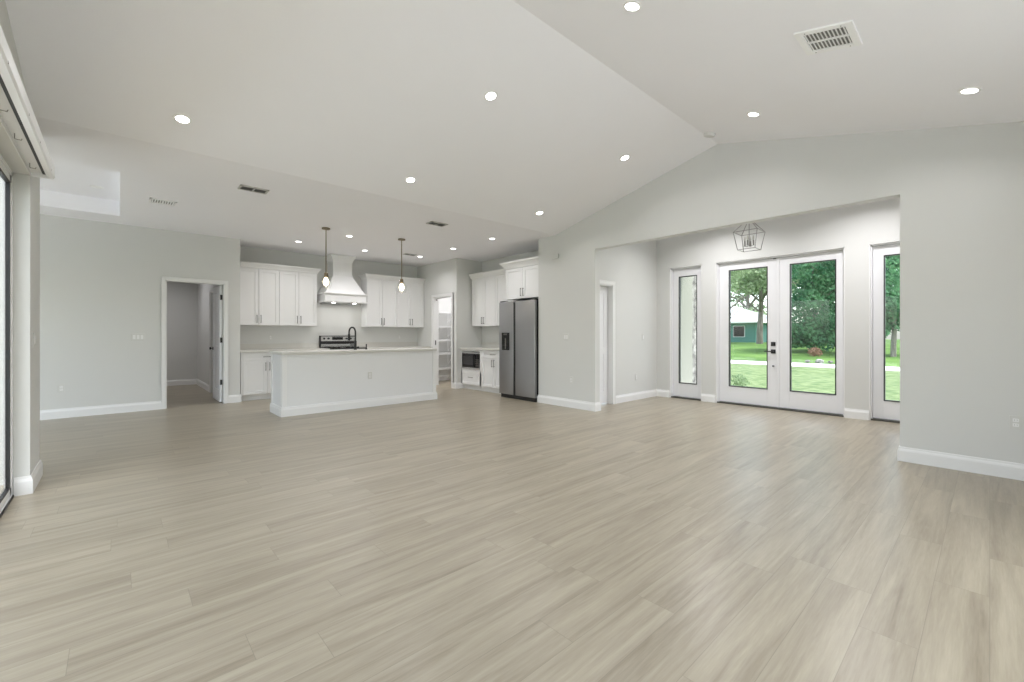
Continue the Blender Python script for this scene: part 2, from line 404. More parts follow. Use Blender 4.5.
m_ = MB(); casing_y(m_, FYL, 5.70, 6.30, 2.05)
m_.box(6.30, 6.322, FYL - .001, FYL + .12, 0, 2.05); m_.box(5.678, 5.70, FYL - .001, FYL + .12, 0, 2.05); m_.box(5.70, 6.30, FYL - .001, FYL + .12, 2.03, 2.052)
struct('trim_4', m_, 'trim')

# ------------------------------------------------------------------ panelled doors
def panel_door(m_, w_, h, t=.035, panels=((.10, .42), (.48, .94))):   # local: x 0..w, y 0..t, z 0..h ; shaker panels as (z0,z1) fractions
    st = .11
    m_.box(0, st, 0, t, 0, h); m_.box(w_ - st, w_, 0, t, 0, h)
    zs = [0] + [v * h for p in panels for v in p] + [h]
    for i in range(0, len(zs), 2): m_.box(st, w_ - st, 0, t, zs[i], zs[i + 1])
    for a, c in panels: m_.box(st, w_ - st, .010, t - .010, a * h, c * h)
# door_1 : open slab in the hall doorway (hinged right, swung 90 degrees into the hall)
d1 = sroot('door_1', (1.358, LY + .125, .012), PI / 2)
m_ = MB(); panel_door(m_, .76, 2.045); m_.build('door_slab', 'door', d1, local=True, bevel=.003)
for z in (.35, 1.09, 1.84):
    MB().box(-.012, .012, -.026, .030, z - .045, z + .045).build('hinge', 'black', d1, local=True, bevel=.002)
for sgn in (1, -1):
    kb = MB(); y = .035 if sgn > 0 else 0
    kb.cyl((.70, y, .93), (.70, y + sgn * .012, .93), .030, 20); kb.cyl((.70, y + sgn * .012, .93), (.70, y + sgn * .035, .93), .010, 12)
    kb.cyl((.70, y + sgn * .035, .93), (.70, y + sgn * .060, .93), .026, 20, .022)
    kb.build('knob', 'black', d1, local=True, smooth=True)
# door_2 : closed two-panel door on the foyer side wall, set back in its jamb
d2 = sroot('door_2', (5.703, FYL + .085, .02), 0)
m_ = MB(); panel_door(m_, .585, 2.005); m_.build('door_slab', 'door', d2, local=True, bevel=.003)
MB().cyl((.06, 0, .95), (.06, -.05, .95), .025, 18).build('knob', 'black', d2, local=True)
# closed door in the hall side wall
d3 = sroot('door_3', (1.46, 10.745, .012), -PI / 2)
m_ = MB(); panel_door(m_, .74, 2.02); m_.build('door_slab', 'door', d3, local=True, bevel=.003)

# ------------------------------------------------------------------ entrance: French doors and two side doors with full glass
DX = 7.86
def glazed(root, y0, y1, py0, py1, pz0, pz1, top=2.435):
    m_ = MB(); x0, x1 = DX, DX + .045
    m_.box(x0, x1, y0, py0, .03, top); m_.box(x0, x1, py1, y1, .03, top); m_.box(x0, x1, py0, py1, .03, pz0); m_.box(x0, x1, py0, py1, pz1, top)
    sl_ = m_.build('door_slab', 'door', root, bevel=.003)
    g = MB(); f = .018; a, c = DX - .006, DX + .051
    g.box(a, c, py0 - .003, py0 + f - .008, pz0 - .003, pz1 + .003); g.box(a, c, py1 - f + .008, py1 + .003, pz0 - .003, pz1 + .003)
    g.box(a, c, py0, py1, pz0 - .003, pz0 + f - .008); g.box(a, c, py0, py1, pz1 - f + .008, pz1 + .003)
    g.build('glazing_bead', 'black', sl_)
    MB().box(DX + .018, DX + .026, py0, py1, pz0, pz1).build('pane', 'glass', sl_)
def frame(root, y0, y1, top=DZ):
    m_ = MB(); x0, x1 = FX + .045, FX + .17
    m_.box(x0, x1, y0, y0 + .028, 0, top); m_.box(x0, x1, y1 - .028, y1, 0, top); m_.box(x0, x1, y0, y1, top - .032, top)
    m_.build('door_frame', 'door', root, bevel=.002)
    m_ = MB(); q = FX + .002; m_.box(q, x0, y0, y0 + .012, .001, top); m_.box(q, x0, y1 - .012, y1, .001, top); m_.box(q, x0, y0, y1, top - .012, top); m_.build('lightening_liner', 'trim', root)  # white liners added to lighten the returns, in place of bounced light
    MB().box(FX + .03, FX + .21, y0 + .001, y1 - .001, 0, .022).build('threshold', 'bronze', root)
r = sroot('door_4', (DX, 2.325, 0)); frame(r, 1.41, 3.24)
glazed(r, 2.30, 3.21, 2.443, 3.046, .305, 2.312); glazed(r, 1.44, 2.28, 1.529, 2.122, .305, 2.312)
MB().box(DX - .014, DX + .01, 2.27, 2.31, .03, 2.43).build('astragal', 'door', r, bevel=.004)
for z, lever in ((1.045, 0), (.925, 1)):
    m_ = MB(); m_.box(DX - .012, DX, 2.325, 2.391, z - .033, z + .033)
    if lever: m_.cyl((DX - .012, 2.358, z), (DX - .05, 2.358, z), .010, 12); m_.box(DX - .056, DX - .044, 2.35, 2.475, z - .007, z + .008)
    else: m_.box(DX - .03, DX - .012, 2.352, 2.364, z - .02, z + .02)
    m_.build('handle' if lever else 'deadbolt', 'black', r, bevel=.002)
MB().cyl((DX, 2.355, .69), (DX - .03, 2.355, .69), .013, 14).build('door_stop', 'black', r)
MB().box(DX - .016, DX - .002, 2.315, 2.355, 2.415, 2.432).build('flush_bolt', 'nickel', r)
r = sroot('door_5', (DX, 3.79, 0)); frame(r, 3.49, 4.10); glazed(r, 3.52, 4.07, 3.61, 3.954, .283, 2.29)
r = sroot('door_6', (DX, .83, 0)); frame(r, .53, 1.135); glazed(r, .56, 1.105, .64, .986, .283, 2.295)

# ------------------------------------------------------------------ sliding glass door on the left
r = sroot('door_7', (GX, 2.5, 0))
m_ = MB(); a, c = GX - .035, GX + .004
m_.box(a, c, GY1 - .022, GY1, 0, GZ); m_.box(a, c, GY0, GY0 + .022, 0, GZ); m_.box(a, c, GY0, GY1, GZ - .03, GZ); m_.box(a, c, GY0 + .01, GY1 - .01, 0, .018)
m_.build('door_frame', 'alu', r)
for i in range(3):
    L_ = (GY1 - GY0 - .044) / 3; y0 = GY0 + .022 + i * L_; y1 = y0 + L_; x = GX - .012 - .024 * (2 - i)
    m_ = MB(); m_.box(x - .01, x + .01, y0, y0 + .055, .02, GZ - .03); m_.box(x - .01, x + .01, y1 - .055, y1, .02, GZ - .03)
    m_.box(x - .01, x + .01, y0, y1, .02, .075); m_.box(x - .01, x + .01, y0, y1, GZ - .09, GZ - .03)
    p_ = m_.build('sliding_panel', 'alu', r, bevel=.002)
    m_ = MB(); e_ = .055
    for q in ((y0 + e_, y0 + e_ + .014, .075, GZ - .09), (y1 - e_ - .014, y1 - e_, .075, GZ - .09)): m_.box(x - .012, x + .013, *q)
    m_.box(x - .012, x + .013, y0 + e_, y1 - e_, .075, .087); m_.box(x - .012, x + .013, y0 + e_, y1 - e_, GZ - .102, GZ - .09)
    m_.build('gasket', 'black', p_)
    MB().box(x - .003, x + .003, y0 + e_, y1 - e_, .08, GZ - .095).build('pane', 'glass', p_)
m_ = MB(); m_.box(GX + .004, GX + .012, GY0, GY1, 0, .012); m_.build('floor_track', 'black', r)

# unseen windows, added only to let daylight in
def window(name, ax, c, a0, a1, z0, z1, mull=2):
    r = sroot(name, (c, (a0 + a1) / 2, z0) if ax == 'X' else ((a0 + a1) / 2, c, z0)); m_ = MB()
    def bx(m_, u0, u1, h, q0, q1): m_.box(c - h, c + h, u0, u1, q0, q1) if ax == 'X' else m_.box(u0, u1, c - h, c + h, q0, q1)
    for k in range(mull + 1):
        u = a0 + (a1 - a0 - .06) * k / mull; bx(m_, u, u + .06, .035, z0, z1)
    bx(m_, a0, a1, .035, z0, z0 + .06); bx(m_, a0, a1, .035, z1 - .06, z1); m_.build('window_frame', 'trim', r)
    m_ = MB(); bx(m_, a0 + .03, a1 - .03, .003, z0 + .03, z1 - .03); m_.build('pane', 'glass', r)
window('added_window_2', 'Y', BY - .06, RW0, RW1, RZ0, RZ1, 3)  # invented rear window; its sun patch bounces light onto the vault
window('added_window_1', 'X', -3.24, 5.7, 8.7, .1, 2.4)
window('added_window_3', 'Y', 5.36, -3.0, -.95, .1, 2.3)  # extra nook window, put in for sun bounce on the nook ceiling

# ------------------------------------------------------------------ shade cassettes above the slider
def cassette(y0, y1, label, caps):
    r = thing('shade_cassette', label, 'window shade', (SX, (y0 + y1) / 2, 2.40), group='shade cassettes over the sliding door')
    # front shell: a curved fascia with a lip; profile in (x, z)
    xo = SX
    shell = [(xo + .002, 2.53), (xo + .09, 2.535), (xo + .115, 2.522), (xo + .128, 2.49), (xo + .128, 2.415), (xo + .120, 2.402), (xo + .085, 2.412),
             (xo + .085, 2.42), (xo + .117, 2.412), (xo + .121, 2.42), (xo + .120, 2.488), (xo + .108, 2.512), (xo + .088, 2.524), (xo + .002, 2.522)]
    m_ = MB(); m_.prism(shell, 'Y', y0, y1); m_.build('fascia', 'alu', r)
    m_ = MB(); m_.prism([(xo, 2.40), (xo + .004, 2.40), (xo + .004, 2.43), (xo + .065, 2.436), (xo + .065, 2.445), (xo, 2.445)], 'Y', y0, y1); m_.build('back_plate', 'alu', r)
    for y in caps:
        MB().prism([(xo, 2.40), (xo + .12, 2.402), (xo + .128, 2.415), (xo + .128, 2.49), (xo + .115, 2.522), (xo + .09, 2.535), (xo, 2.53)], 'Y', y, y + .004).build('end_cap', 'alu', r)
    MB().cyl((xo + .072, y0 + .01, 2.478), (xo + .072, y1 - .01, 2.478), .030, 20).build('shade_roll', 'fabric', r, smooth=True)
    MB().box(xo + .064, xo + .086, y0 + .003, y1 - .004, 2.428, 2.440).build('slot', 'black', r)
    n = max(2, int(round((y1 - y0) / .62)))
    for k in range(n):
        y = y1 - .25 - k * .62
        if y < y0 + .05: break
        MB().tube([(xo + .022, y, 2.432), (xo + .022, y, 2.405), (xo + .023, y, 2.399), (xo + .050, y, 2.397), (xo + .053, y, 2.408)], .0022, 6).build('hook', 'nickel', r)
        MB().box(xo + .119, xo + .1285, y + .02, y + .028, 2.412, 2.424).build('clip', 'nickel', r)
    return r
cassette(3.802, 4.885, 'short white roller shade cassette at the far end of the sliding door', (4.881,))
cassette(1.75, 3.80, 'long white roller shade cassette cut by the left edge of the picture', (1.75,))

# ------------------------------------------------------------------ cabinets
def shaker(m_, x0, x1, z0, z1, y=0, t=.02, st=.058):
    m_.box(x0, x0 + st, y, y + t, z0, z1); m_.box(x1 - st, x1, y, y + t, z0, z1)
    m_.box(x0 + st, x1 - st, y, y + t, z0, z0 + st); m_.box(x0 + st, x1 - st, y, y + t, z1 - st, z1)
    m_.box(x0 + st, x1 - st, y + .013, y + t, z0 + st, z1 - st)
def pull(parent, x, z, L_=.128, vert=True, y=0):
    m_ = MB(); h = L_ / 2
    if vert:
        m_.cyl((x, y - .030, z - h - .012), (x, y - .030, z + h + .012), .0055, 10)
        for q in (-h, h): m_.cyl((x, y, z + q), (x, y - .030, z + q), .0045, 8)
    else:
        m_.cyl((x - h - .012, y - .030, z), (x + h + .012, y - .030, z), .0055, 10)
        for q in (-h, h): m_.cyl((x + q, y, z), (x + q, y - .030, z), .0045, 8)
    return m_.build('handle', 'handle', parent, local=True)
def front(root, kind, x0, x1, z0, z1, hx=None, hz=None, vert=True):
    m_ = MB(); g = .0034
    if kind == 'drawer' and z1 - z0 < .2: shaker(m_, x0 + g, x1 - g, z0 + g, z1 - g, st=.04)
    else: shaker(m_, x0 + g, x1 - g, z0 + g, z1 - g)
    o = m_.build(kind, 'cab', root, local=True, bevel=.0015)
    if hx is not None: pull(o, hx, hz, vert=vert)
    return o
def upper(label, loc, rz, w_, h=1.07, d=.33, group='wall cabinets', name='wall_cabinet'):
    r = thing(name, label, 'cabinet', loc, rz, group)
    m_ = MB(); m_.box(0, w_, .021, d, 0, h); m_.build('body', 'cab', r, local=True)
    front(r, 'door', 0, w_ / 2, 0, h, w_ / 2 - .033, .12); front(r, 'door', w_ / 2, w_, 0, h, w_ / 2 + .033, .12)
    return r
def base(label, loc, rz, w_, d=.60, group='base cabinets', stile=0):
    r = thing('base_cabinet', label, 'cabinet', loc, rz, group)
    m_ = MB(); m_.box(0, w_, .021, d, .105, .872); m_.build('body', 'cab', r, local=True)
    if stile: MB().box(0, stile, 0, .021, .105, .872).build('filler_strip', 'cab', r, local=True)
    front(r, 'drawer', stile, w_, .715, .868, (stile + w_) / 2, .79, False)
    c_ = (stile + w_) / 2
    front(r, 'door', stile, c_, .108, .708, c_ - .033, .61); front(r, 'door', c_, w_, .108, .708, c_ + .033, .61)
    MB().box(0, w_, .075, .09, 0, .105).build('toe_kick', 'cab', r, local=True)
    return r
UF = 9.29; UZ = 1.375
upper('white two-door wall cabinet left of the hood, next to the wall corner', (1.62, UF, UZ), 0, .705)
upper('white two-door wall cabinet beside the hood on its left', (2.327, UF, UZ), 0, .705)
upper('white two-door wall cabinet beside the hood on its right', (4.10, UF, UZ), 0, .715)
upper('white two-door wall cabinet in the corner by the pantry doorway', (4.817, UF, UZ), 0, .715)
UXR = 5.93
upper('white two-door wall cabinet above the microwave corner', (UXR, 7.875, 1.385), -PI / 2, .82, 1.065, .315)
upper('white wall cabinet half hidden behind the refrigerator top', (UXR, 7.053, 1.385), -PI / 2, .71, 1.065, .315)
upper('short deep white cabinet above the refrigerator', (5.60, 6.355, 1.875), -PI / 2, .965, .585, .645, name='fridge_cabinet')
# crown mouldings
CRP = lambda z: [(-.02, z), (.004, z), (.010, z + .012), (.016, z + .030), (.040, z + .066), (.058, z + .080), (.062, z + .088), (.062, z + .108), (-.02, z + .108)]
def crown(label, path, z, k=1):
    o = MB().sweep(path, [(o_ * k, z + (q - z) * (1 + (k - 1) * .6)) for o_, q in CRP(z)]).build('crown_molding', 'cab'); return tag(o, label, 'crown molding', 'crown moldings on the cabinets')
ZC = UZ + 1.07
crown('white crown molding over the cabinets left of the hood', [(3.034, KY - .005), (3.034, UF), (1.612, UF)], ZC)
crown('white crown molding over the cabinets right of the hood', [(PX - .002, UF), (4.098, UF), (4.098, KY - .005)], ZC)
crown('white crown molding over the cabinets above the microwave', [(UXR, 6.47), (UXR, 7.915)], 2.452)
crown('white crown molding stepping forward over the refrigerator cabinet', [(5.60, 5.375), (5.60, 6.357), (UXR + .02, 6.357)], 2.462, 1.35)

BF = 8.985
base('white base cabinet with drawer at the left end of the back counter', (1.625, BF, 0), 0, .82, KY - BF - .005, stile=.03)
base('white base cabinet on the left of the range, behind the island', (2.447, BF, 0), 0, .715, KY - BF - .005)
base('white base cabinet on the right of the range, behind the island', (3.955, BF, 0), 0, .79, KY - BF - .005)
base('white base cabinet in the corner behind the island, beside the pantry', (4.747, BF, 0), 0, .785, KY - BF - .005)
BXR = 5.66
base('white base cabinet between the microwave cabinet and the refrigerator', (BXR, 7.19, 0), -PI / 2, .80, EX - BXR - .005)
# microwave cabinet with an open niche
r = thing('microwave_cabinet', 'white base cabinet holding the microwave in an open niche', 'cabinet', (BXR, 7.912, 0), -PI / 2, 'base cabinets')
W_ = .72; d_ = EX - BXR - .005
m_ = MB(); m_.box(0, .035, 0, d_, .105, .872); m_.box(W_ - .05, W_, 0, d_, .105, .872); m_.box(.035, W_ - .05, 0, d_, .835, .872); m_.box(.035, W_ - .05, 0, d_, .42, .455)
m_.box(.035, W_ - .05, d_ - .02, d_, .455, .835); m_.box(.035, W_ - .05, .021, d_, .105, .42); m_.build('body', 'cab', r, local=True, bevel=.0015)
front(r, 'drawer', .0, W_, .108, .41, W_ / 2, .275, False)
MB().box(0, W_, .075, .09, 0, .105).build('toe_kick', 'cab', r, local=True)
# microwave
r = thing('microwave', 'black and steel microwave built into the base cabinet by the pantry', 'microwave', (BXR, 7.87, .456), -PI / 2)
m_ = MB(); m_.box(.0, .62, .02, .42, 0, .36); m_.build('body', 'black', r, local=True, bevel=.004)
dr = MB().box(0, .47, -.012, .02, .03, .33).build('door', 'gloss', r, local=True, bevel=.003)
MB().box(.05, .40, -.0135, -.011, .09, .27).build('window', mat('microwave_window', (.03, .03, .032), .3), dr, local=True)
MB().box(.475, .62, -.012, .02, .03, .33).build('control_panel', 'gloss', r, local=True, bevel=.003)
m_ = MB(); m_.box(0, .62, -.014, .02, .331, .36); m_.box(0, .62, -.014, .02, 0, .029); m_.build('steel_trim', 'steel_light', r, local=True)
m_ = MB(); m_.box(.445, .462, -.045, -.03, .05, .31); m_.box(.445, .462, -.03, -.012, .05, .07); m_.box(.445, .462, -.03, -.012, .29, .31); m_.build('handle', 'gloss', r, local=True)
for i in range(4):
    for j in range(3): MB().box(.50 + j * .036, .525 + j * .036, -.0135, -.011, .07 + i * .04, .095 + i * .04).build('button', 'nickel', r, local=True)

# countertops
def counter(label, boxes, group='quartz countertops'):
    m_ = MB()
    for q in boxes: m_.box(*q)
    return tag(m_.build('countertop', 'quartz', bevel=.003), label, 'countertop', group)
counter('grey quartz countertop on the left of the range with low upstand', [(1.612, 3.168, BF - .03, KY - .001, .874, .912), (1.612, 3.168, KY - .022, KY - .001, .912, 1.02)])
counter('grey quartz countertop on the right of the range with low upstand', [(3.952, 5.538, BF - .03, KY - .001, .874, .912), (3.952, 5.538, KY - .022, KY - .001, .912, 1.02)])
counter('short grey quartz countertop above the microwave', [(BXR - .03, EX - .001, 6.385, 7.919, .874, .912), (EX - .022, EX - .001, 6.385, 7.919, .912, 1.02)])

# ------------------------------------------------------------------ island
IX0, IX1, IY0, IY1 = 1.775, 4.365, 6.925, 7.52
r = thing('kitchen_island', 'long white kitchen island with plain panelled front', 'kitchen island', ((IX0 + IX1) / 2, (IY0 + IY1) / 2, 0))
m_ = MB(); m_.box(IX0, IX1, IY0, IY1, 0, .90); m_.build('body', 'isl', r)
for xa, xb, xc in ((IX0 - .012, IX0 + .058, IX0 - .012), (IX1 - .058, IX1 + .012, IX1)):
    m_ = MB(); m_.box(xa, xb, IY0 - .012, IY0, .13, .90); m_.box(xc, xc + .012, IY0, IY0 + .058, .13, .90); m_.build('corner_trim', 'cab', r)
MB().box(IX0 - .012, IX0, IY1 - .07, IY1, .13, .90).build('corner_trim', 'cab', r)
m_ = MB(); m_.sweep([(IX0, IY1), (IX0, IY0), (IX1, IY0), (IX1, IY1)][::-1], [(o_ * 1.0 + (.012 if o_ else 0), z) for o_, z in BBP]); m_.build('baseboard', 'cab', r)
o = MB().box(IX0 - .018, IX1 + .018, IY0 - .03, IY1 + .03, .90, .938).build('countertop', 'quartz', bevel=.004)
tag(o, 'pale quartz countertop lying on the kitchen island', 'countertop', 'quartz countertops')

# faucet and soap dispenser
fx, fy = 3.035, 7.36; zc = .938
r = thing('faucet', 'tall matte black gooseneck faucet standing on the island', 'faucet', (fx, fy, zc))
MB().cyl((fx, fy, zc), (fx, fy, zc + .018), .028, 20).build('base', 'black', r)
pts = [(fx, fy, zc + .01), (fx, fy, zc + .28)]
for k in range(1, 13):
    a = PI * k / 12; pts.append((fx - .055 + .055 * math.cos(a), fy + .0, zc + .30 + .085 * math.sin(a)))
pts.append((fx - .110, fy, zc + .26))
MB().tube(pts, .014, 14).build('neck', 'black', r, smooth=True)
MB().cyl((fx - .110, fy, zc + .27), (fx - .114, fy, zc + .16), .018, 16, .021).build('spray_head', 'black', r, smooth=True)
MB().cyl((fx, fy, zc + .02), (fx, fy, zc + .15), .021, 16).build('valve_body', 'black', r, smooth=True)
MB().tube([(fx - .01, fy, zc + .08), (fx - .10, fy - .01, zc + .085)], .010, 8).build('handle', 'black', r)
r = thing('soap_dispenser', 'small black soap dispenser with long spout right of the faucet', 'soap dispenser', (3.23, 7.36, zc))
x = 3.23
MB().cyl((x, fy, zc), (x, fy, zc + .01), .020, 14).build('base', 'black', r)
MB().cyl((x, fy, zc), (x, fy, zc + .095), .011, 12).build('pump', 'black', r)
MB().cyl((x, fy, zc + .055), (x - .16, fy, zc + .060), .005, 8).build('spout', 'nickel', r)

# ------------------------------------------------------------------ range
RX0, RX1 = 3.175, 3.945
r = thing('range', 'stainless steel freestanding range with black control panel', 'range', ((RX0 + RX1) / 2, 9.28, 0))
m_ = MB(); m_.box(RX0, RX1, 8.97, KY - .01, .06, .905); m_.build('body', 'steel', r)
m_ = MB(); m_.box(RX0 + .01, RX1 - .01, 8.935, 8.97, .26, .80); od = m_.build('oven_door', 'steel', r, bevel=.004)
MB().box(RX0 + .10, RX1 - .10, 8.932, 8.936, .36, .68).build('oven_window', 'gloss', od)
m_ = MB(); m_.cyl((RX0 + .05, 8.89, .76), (RX1 - .05, 8.89, .76), .012, 12)
for q in (RX0 + .09, RX1 - .09): m_.cyl((q, 8.89, .76), (q, 8.935, .76), .009, 8)
m_.build('handle', 'steel_light', od)
MB().box(RX0 + .01, RX1 - .01, 8.945, 8.97, .07, .25).build('drawer', 'steel', r, bevel=.004)
MB().box(RX0, RX1, 8.955, KY - .06, .905, .925).build('cooktop', 'gloss', r, bevel=.003)
for (x, y, q) in ((3.36, 9.14, .10), (3.76, 9.14, .09), (3.36, 9.41, .075), (3.76, 9.41, .10)):
    m_ = MB(); m_.lathe([(q, 0), (q, .008), (q - .012, .008), (q - .012, 0)], (x, y, .925), 24, cap=False)
    m_.box(x - q, x + q, y - .006, y + .006, .928, .940); m_.box(x - .006, x + .006, y - q, y + q, .928, .940); m_.build('burner', 'black', r)
MB().box(RX0 + .01, RX1 - .01, KY - .065, KY - .01, .925, 1.165).build('backguard', 'steel_light', r, bevel=.006)
m_ = MB(); m_.box(RX0, RX0 + .02, KY - .075, KY - .01, .925, 1.175); m_.box(RX1 - .02, RX1, KY - .075, KY - .01, .925, 1.175); m_.box(RX0, RX1, KY - .075, KY - .01, 1.160, 1.175)
m_.box(RX0 + .02, RX1 - .02, KY - .070, KY - .064, .995, 1.055); m_.build('black_trim', 'black', r)
MB().box(3.43, 3.66, KY - .069, KY - .064, 1.085, 1.145).build('display', 'gloss', r)
for x in (3.26, 3.35, 3.74, 3.83): MB().cyl((x, KY - .064, 1.112), (x, KY - .092, 1.112), .022, 18, .018).build('knob', 'black', r)

# ------------------------------------------------------------------ range hood
r = thing('range_hood', 'white wooden chimney hood with flared skirt above the range', 'range hood', (3.56, 9.35, 1.86))
HC = 3.56; K = KY - .002
m_ = MB(); m_.box(HC - .435, HC + .435, 9.10, K, 1.90, 2.035); m_.build('mantle', 'cab', r, bevel=.003)
m_ = MB(); m_.sweep([(HC + .435, K), (HC + .435, 9.10), (HC - .435, 9.10), (HC - .435, K)], [(-.01, 1.865), (-.01, 1.90), (.018, 1.90), (.020, 1.885), (.010, 1.865)][::-1])
m_.sweep([(HC + .435, K), (HC + .435, 9.10), (HC - .435, 9.10), (HC - .435, K)], [(-.01, 2.033), (.016, 2.033), (.024, 2.045), (.024, 2.060), (-.01, 2.060)])
m_.build('molding', 'cab', r)
def hring(w2, y0, z): return [(HC - w2, y0, z), (HC + w2, y0, z), (HC + w2, K, z), (HC - w2, K, z)]
m_ = MB(); steps = 12; prev = None
for k in range(steps + 1):
    t = k / steps; q = 1 - (1 - t) ** 1.12
    ww = .425 + (.203 - .425) * q; yy = 9.11 + (9.30 - 9.11) * q; z = 2.06 + .40 * t
    cur = [m_.v(p) for p in hring(ww, yy, z)]
    if prev:
        for i in range(4): m_.bm.faces.new((prev[i], prev[(i + 1) % 4], cur[(i + 1) % 4], cur[i]))
    else: m_.bm.faces.new(cur[::-1])
    prev = cur
m_.bm.faces.new(prev); m_.build('skirt', 'cab', r, smooth=True)
m_ = MB(); m_.box(HC - .200, HC + .200, 9.303, K, 2.46, FLAT - .001); m_.build('chimney', 'cab', r, bevel=.002)
m_ = MB(); m_.sweep([(HC + .20, K), (HC + .20, 9.303), (HC - .20, 9.303), (HC - .20, K)], [(-.01, 2.74), (.006, 2.74), (.014, 2.775), (.05, 2.845), (.072, 2.862), (.072, FLAT - .001), (-.01, FLAT - .001)])
m_.sweep([(HC + .20, K), (HC + .20, 9.303), (HC - .20, 9.303), (HC - .20, K)], [(-.01, 2.452), (.012, 2.452), (.012, 2.475), (-.01, 2.475)])
m_.build('crown', 'cab', r)
MB().box(HC - .36, HC + .36, 9.14, K - .02, 1.868, 1.905).build('liner', 'steel', r)
for x in (HC - .22, HC + .22):
    MB().cyl((x, 9.22, 1.868), (x, 9.22, 1.860), .035, 18).build('lamp_lens', 'lens', r)
    l = bpy.data.lights.new('hood_lamp', 'AREA'); l.shape = 'DISK'; l.size = .07; l.energy = 1.6; l.color = (1, .98, .95)
    lo = bpy.data.objects.new('hood_lamp', l); C.objects.link(lo); lo.parent = r; lo.location = Vector((x, 9.30, 1.857)) - Vector(r.location)

# ------------------------------------------------------------------ refrigerator
r = thing('refrigerator', 'stainless side-by-side refrigerator with black water dispenser', 'refrigerator', (5.8, 5.87, 0))
FY0, FY1 = 5.395, 6.365
m_ = MB(); m_.box(5.505, 6.2, FY0 + .005, FY1 - .005, .03, 1.80); m_.build('body', 'black', r, bevel=.004)
def fdoor(y0, y1):
    pr = []
    n = 8
    for i in range(n + 1):
        t = i / n; y = y0 + (y1 - y0) * t; bow = .012 * (1 - (2 * t - 1) ** 2)
        pr.append((5.447 - bow, y))
    pr += [(5.50, y1), (5.50, y0)]
    return MB().prism(pr, 'Z', .075, 1.815).build('door', 'steel', r, bevel=.004, smooth=True)
dl = fdoor(5.962, FY1); dr = fdoor(FY0, 5.905)
MB().box(5.452, 5.505, 5.905, 5.962, .075, 1.80).build('handle_recess', 'black', r)
MB().box(5.48, 5.6, FY0 + .02, FY1 - .02, .0, .07).build('base_grille', 'black', r)
for y in (FY0 + .06, FY1 - .06): MB().box(5.46, 5.60, y - .045, y + .045, 1.801, 1.838).build('hinge_cover', 'black', r, bevel=.003)
MB().box(5.53, 6.1, FY0 + .01, FY1 - .01, 1.80, 1.828).build('top_cover', 'black', r)
ds = MB().box(5.430, 5.445, 6.062, 6.268, .905, 1.235).build('dispenser', 'gloss', dl, bevel=.003)
m_ = MB(); m_.box(5.426, 5.431, 6.150, 6.175, .93, 1.13); m_.build('paddle', 'nickel', ds)
MB().box(5.427, 5.431, 6.12, 6.215, 1.19, 1.212).build('button_panel', 'nickel', ds)
for y in (FY0 + .05, FY1 - .05): MB().cyl((5.52, y, 0), (5.52, y, .04), .018, 12).build('foot', 'black', r)

# ------------------------------------------------------------------ pantry shelves
for i, z in enumerate((.345, .72, 1.06, 1.41, 1.77)):
    r = thing('pantry_shelf', ['lowest', 'second', 'middle', 'fourth', 'topmost'][i] + ' white shelf with diagonal brackets inside the pantry' + (' above the lowest' if i == 1 else ' counted from the floor' if i == 3 else ''),
              'shelf', (6.4, KY, z), group='pantry shelves')
    m_ = MB()
    for k in range(17):
        y = KY - .335 + k * .0205; m_.box(PX + .14, 7.19, y, y + .0065, z + .002, z + .008)
    for k in range(6): x = PX + .15 + k * .3; m_.box(x, x + .006, KY - .338, KY - .004, z - .004, z + .002)
    m_.build('wire_deck', 'trim', r)
    m_ = MB(); m_.box(PX + .14, 7.19, KY - .342, KY - .334, z - .032, z - .022); m_.box(PX + .14, 7.19, KY - .342, KY - .334, z - .002, z + .008)
    m_.box(PX + .14, 7.19, KY - .339, KY - .336, z - .024, z)
    m_.build('front_lip', 'trim', r)
    for x in (6.02, 6.45, 6.95):
        m_ = MB(); m_.tube([(x, KY - .005, z - .30), (x, KY - .30, z - .02)], .009, 8); m_.box(x - .01, x + .01, KY - .006, KY - .001, z - .32, z - .02); m_.build('bracket', 'trim', r)

# ------------------------------------------------------------------ lamps
can_light = bpy.data.lights.new('can_lamp', 'AREA'); can_light.shape = 'DISK'; can_light.size = .085; can_light.spread = math.radians(145); can_light.energy = CAN_WATTS; can_light.color = (1, .98, 1)
trim_me = lens_me = None
def can(x, y, label, z=None, slope=0, lit=True, group='recessed downlights', watts=None):
    global trim_me, lens_me
    z = roof(y) if z is None else z
    r = thing('recessed_light', label, 'recessed light', (x, y, z), group=group, rot=(slope, 0, 0))
    if trim_me is None:
        a = MB().lathe([(.045, .004), (.046, -.006), (.062, -.004), (.066, 0), (.066, .004)], n=32, cap=False).build('trim_ring', 'vent', r, local=True, smooth=True)
        c_ = MB().cyl((0, 0, -.001), (0, 0, -.004), .0455, 32).build('lens', 'lens', r, local=True)
        trim_me, lens_me = a.data, c_.data
    else:
        for nme, me in (('trim_ring', trim_me), ('lens', lens_me)):
            o = bpy.data.objects.new(nme, me); C.objects.link(o); o.parent = r
    if lit:
        ld = can_light
        if watts: ld = can_light.copy(); ld.energy = watts
        lo = bpy.data.objects.new('can_lamp', ld); C.objects.link(lo); lo.parent = r; lo.location = (0, 0, -.008)
    return r
SA = -math.atan(SL)   # far slope falls with +Y
V = 'downlights on the vaulted ceiling'
can(.40, 4.53, 'lit downlight on the vault nearest the shade cassettes', slope=SA, group=V)
can(2.52, 4.53, 'lit downlight low on the vault above the left pendant lamp', slope=SA, group=V)
can(4.64, 4.50, 'lit downlight low on the vault above the refrigerator', slope=SA, group=V)
can(2.51, 3.05, 'lit downlight in the upper middle of the vaulted ceiling', slope=SA, group=V)
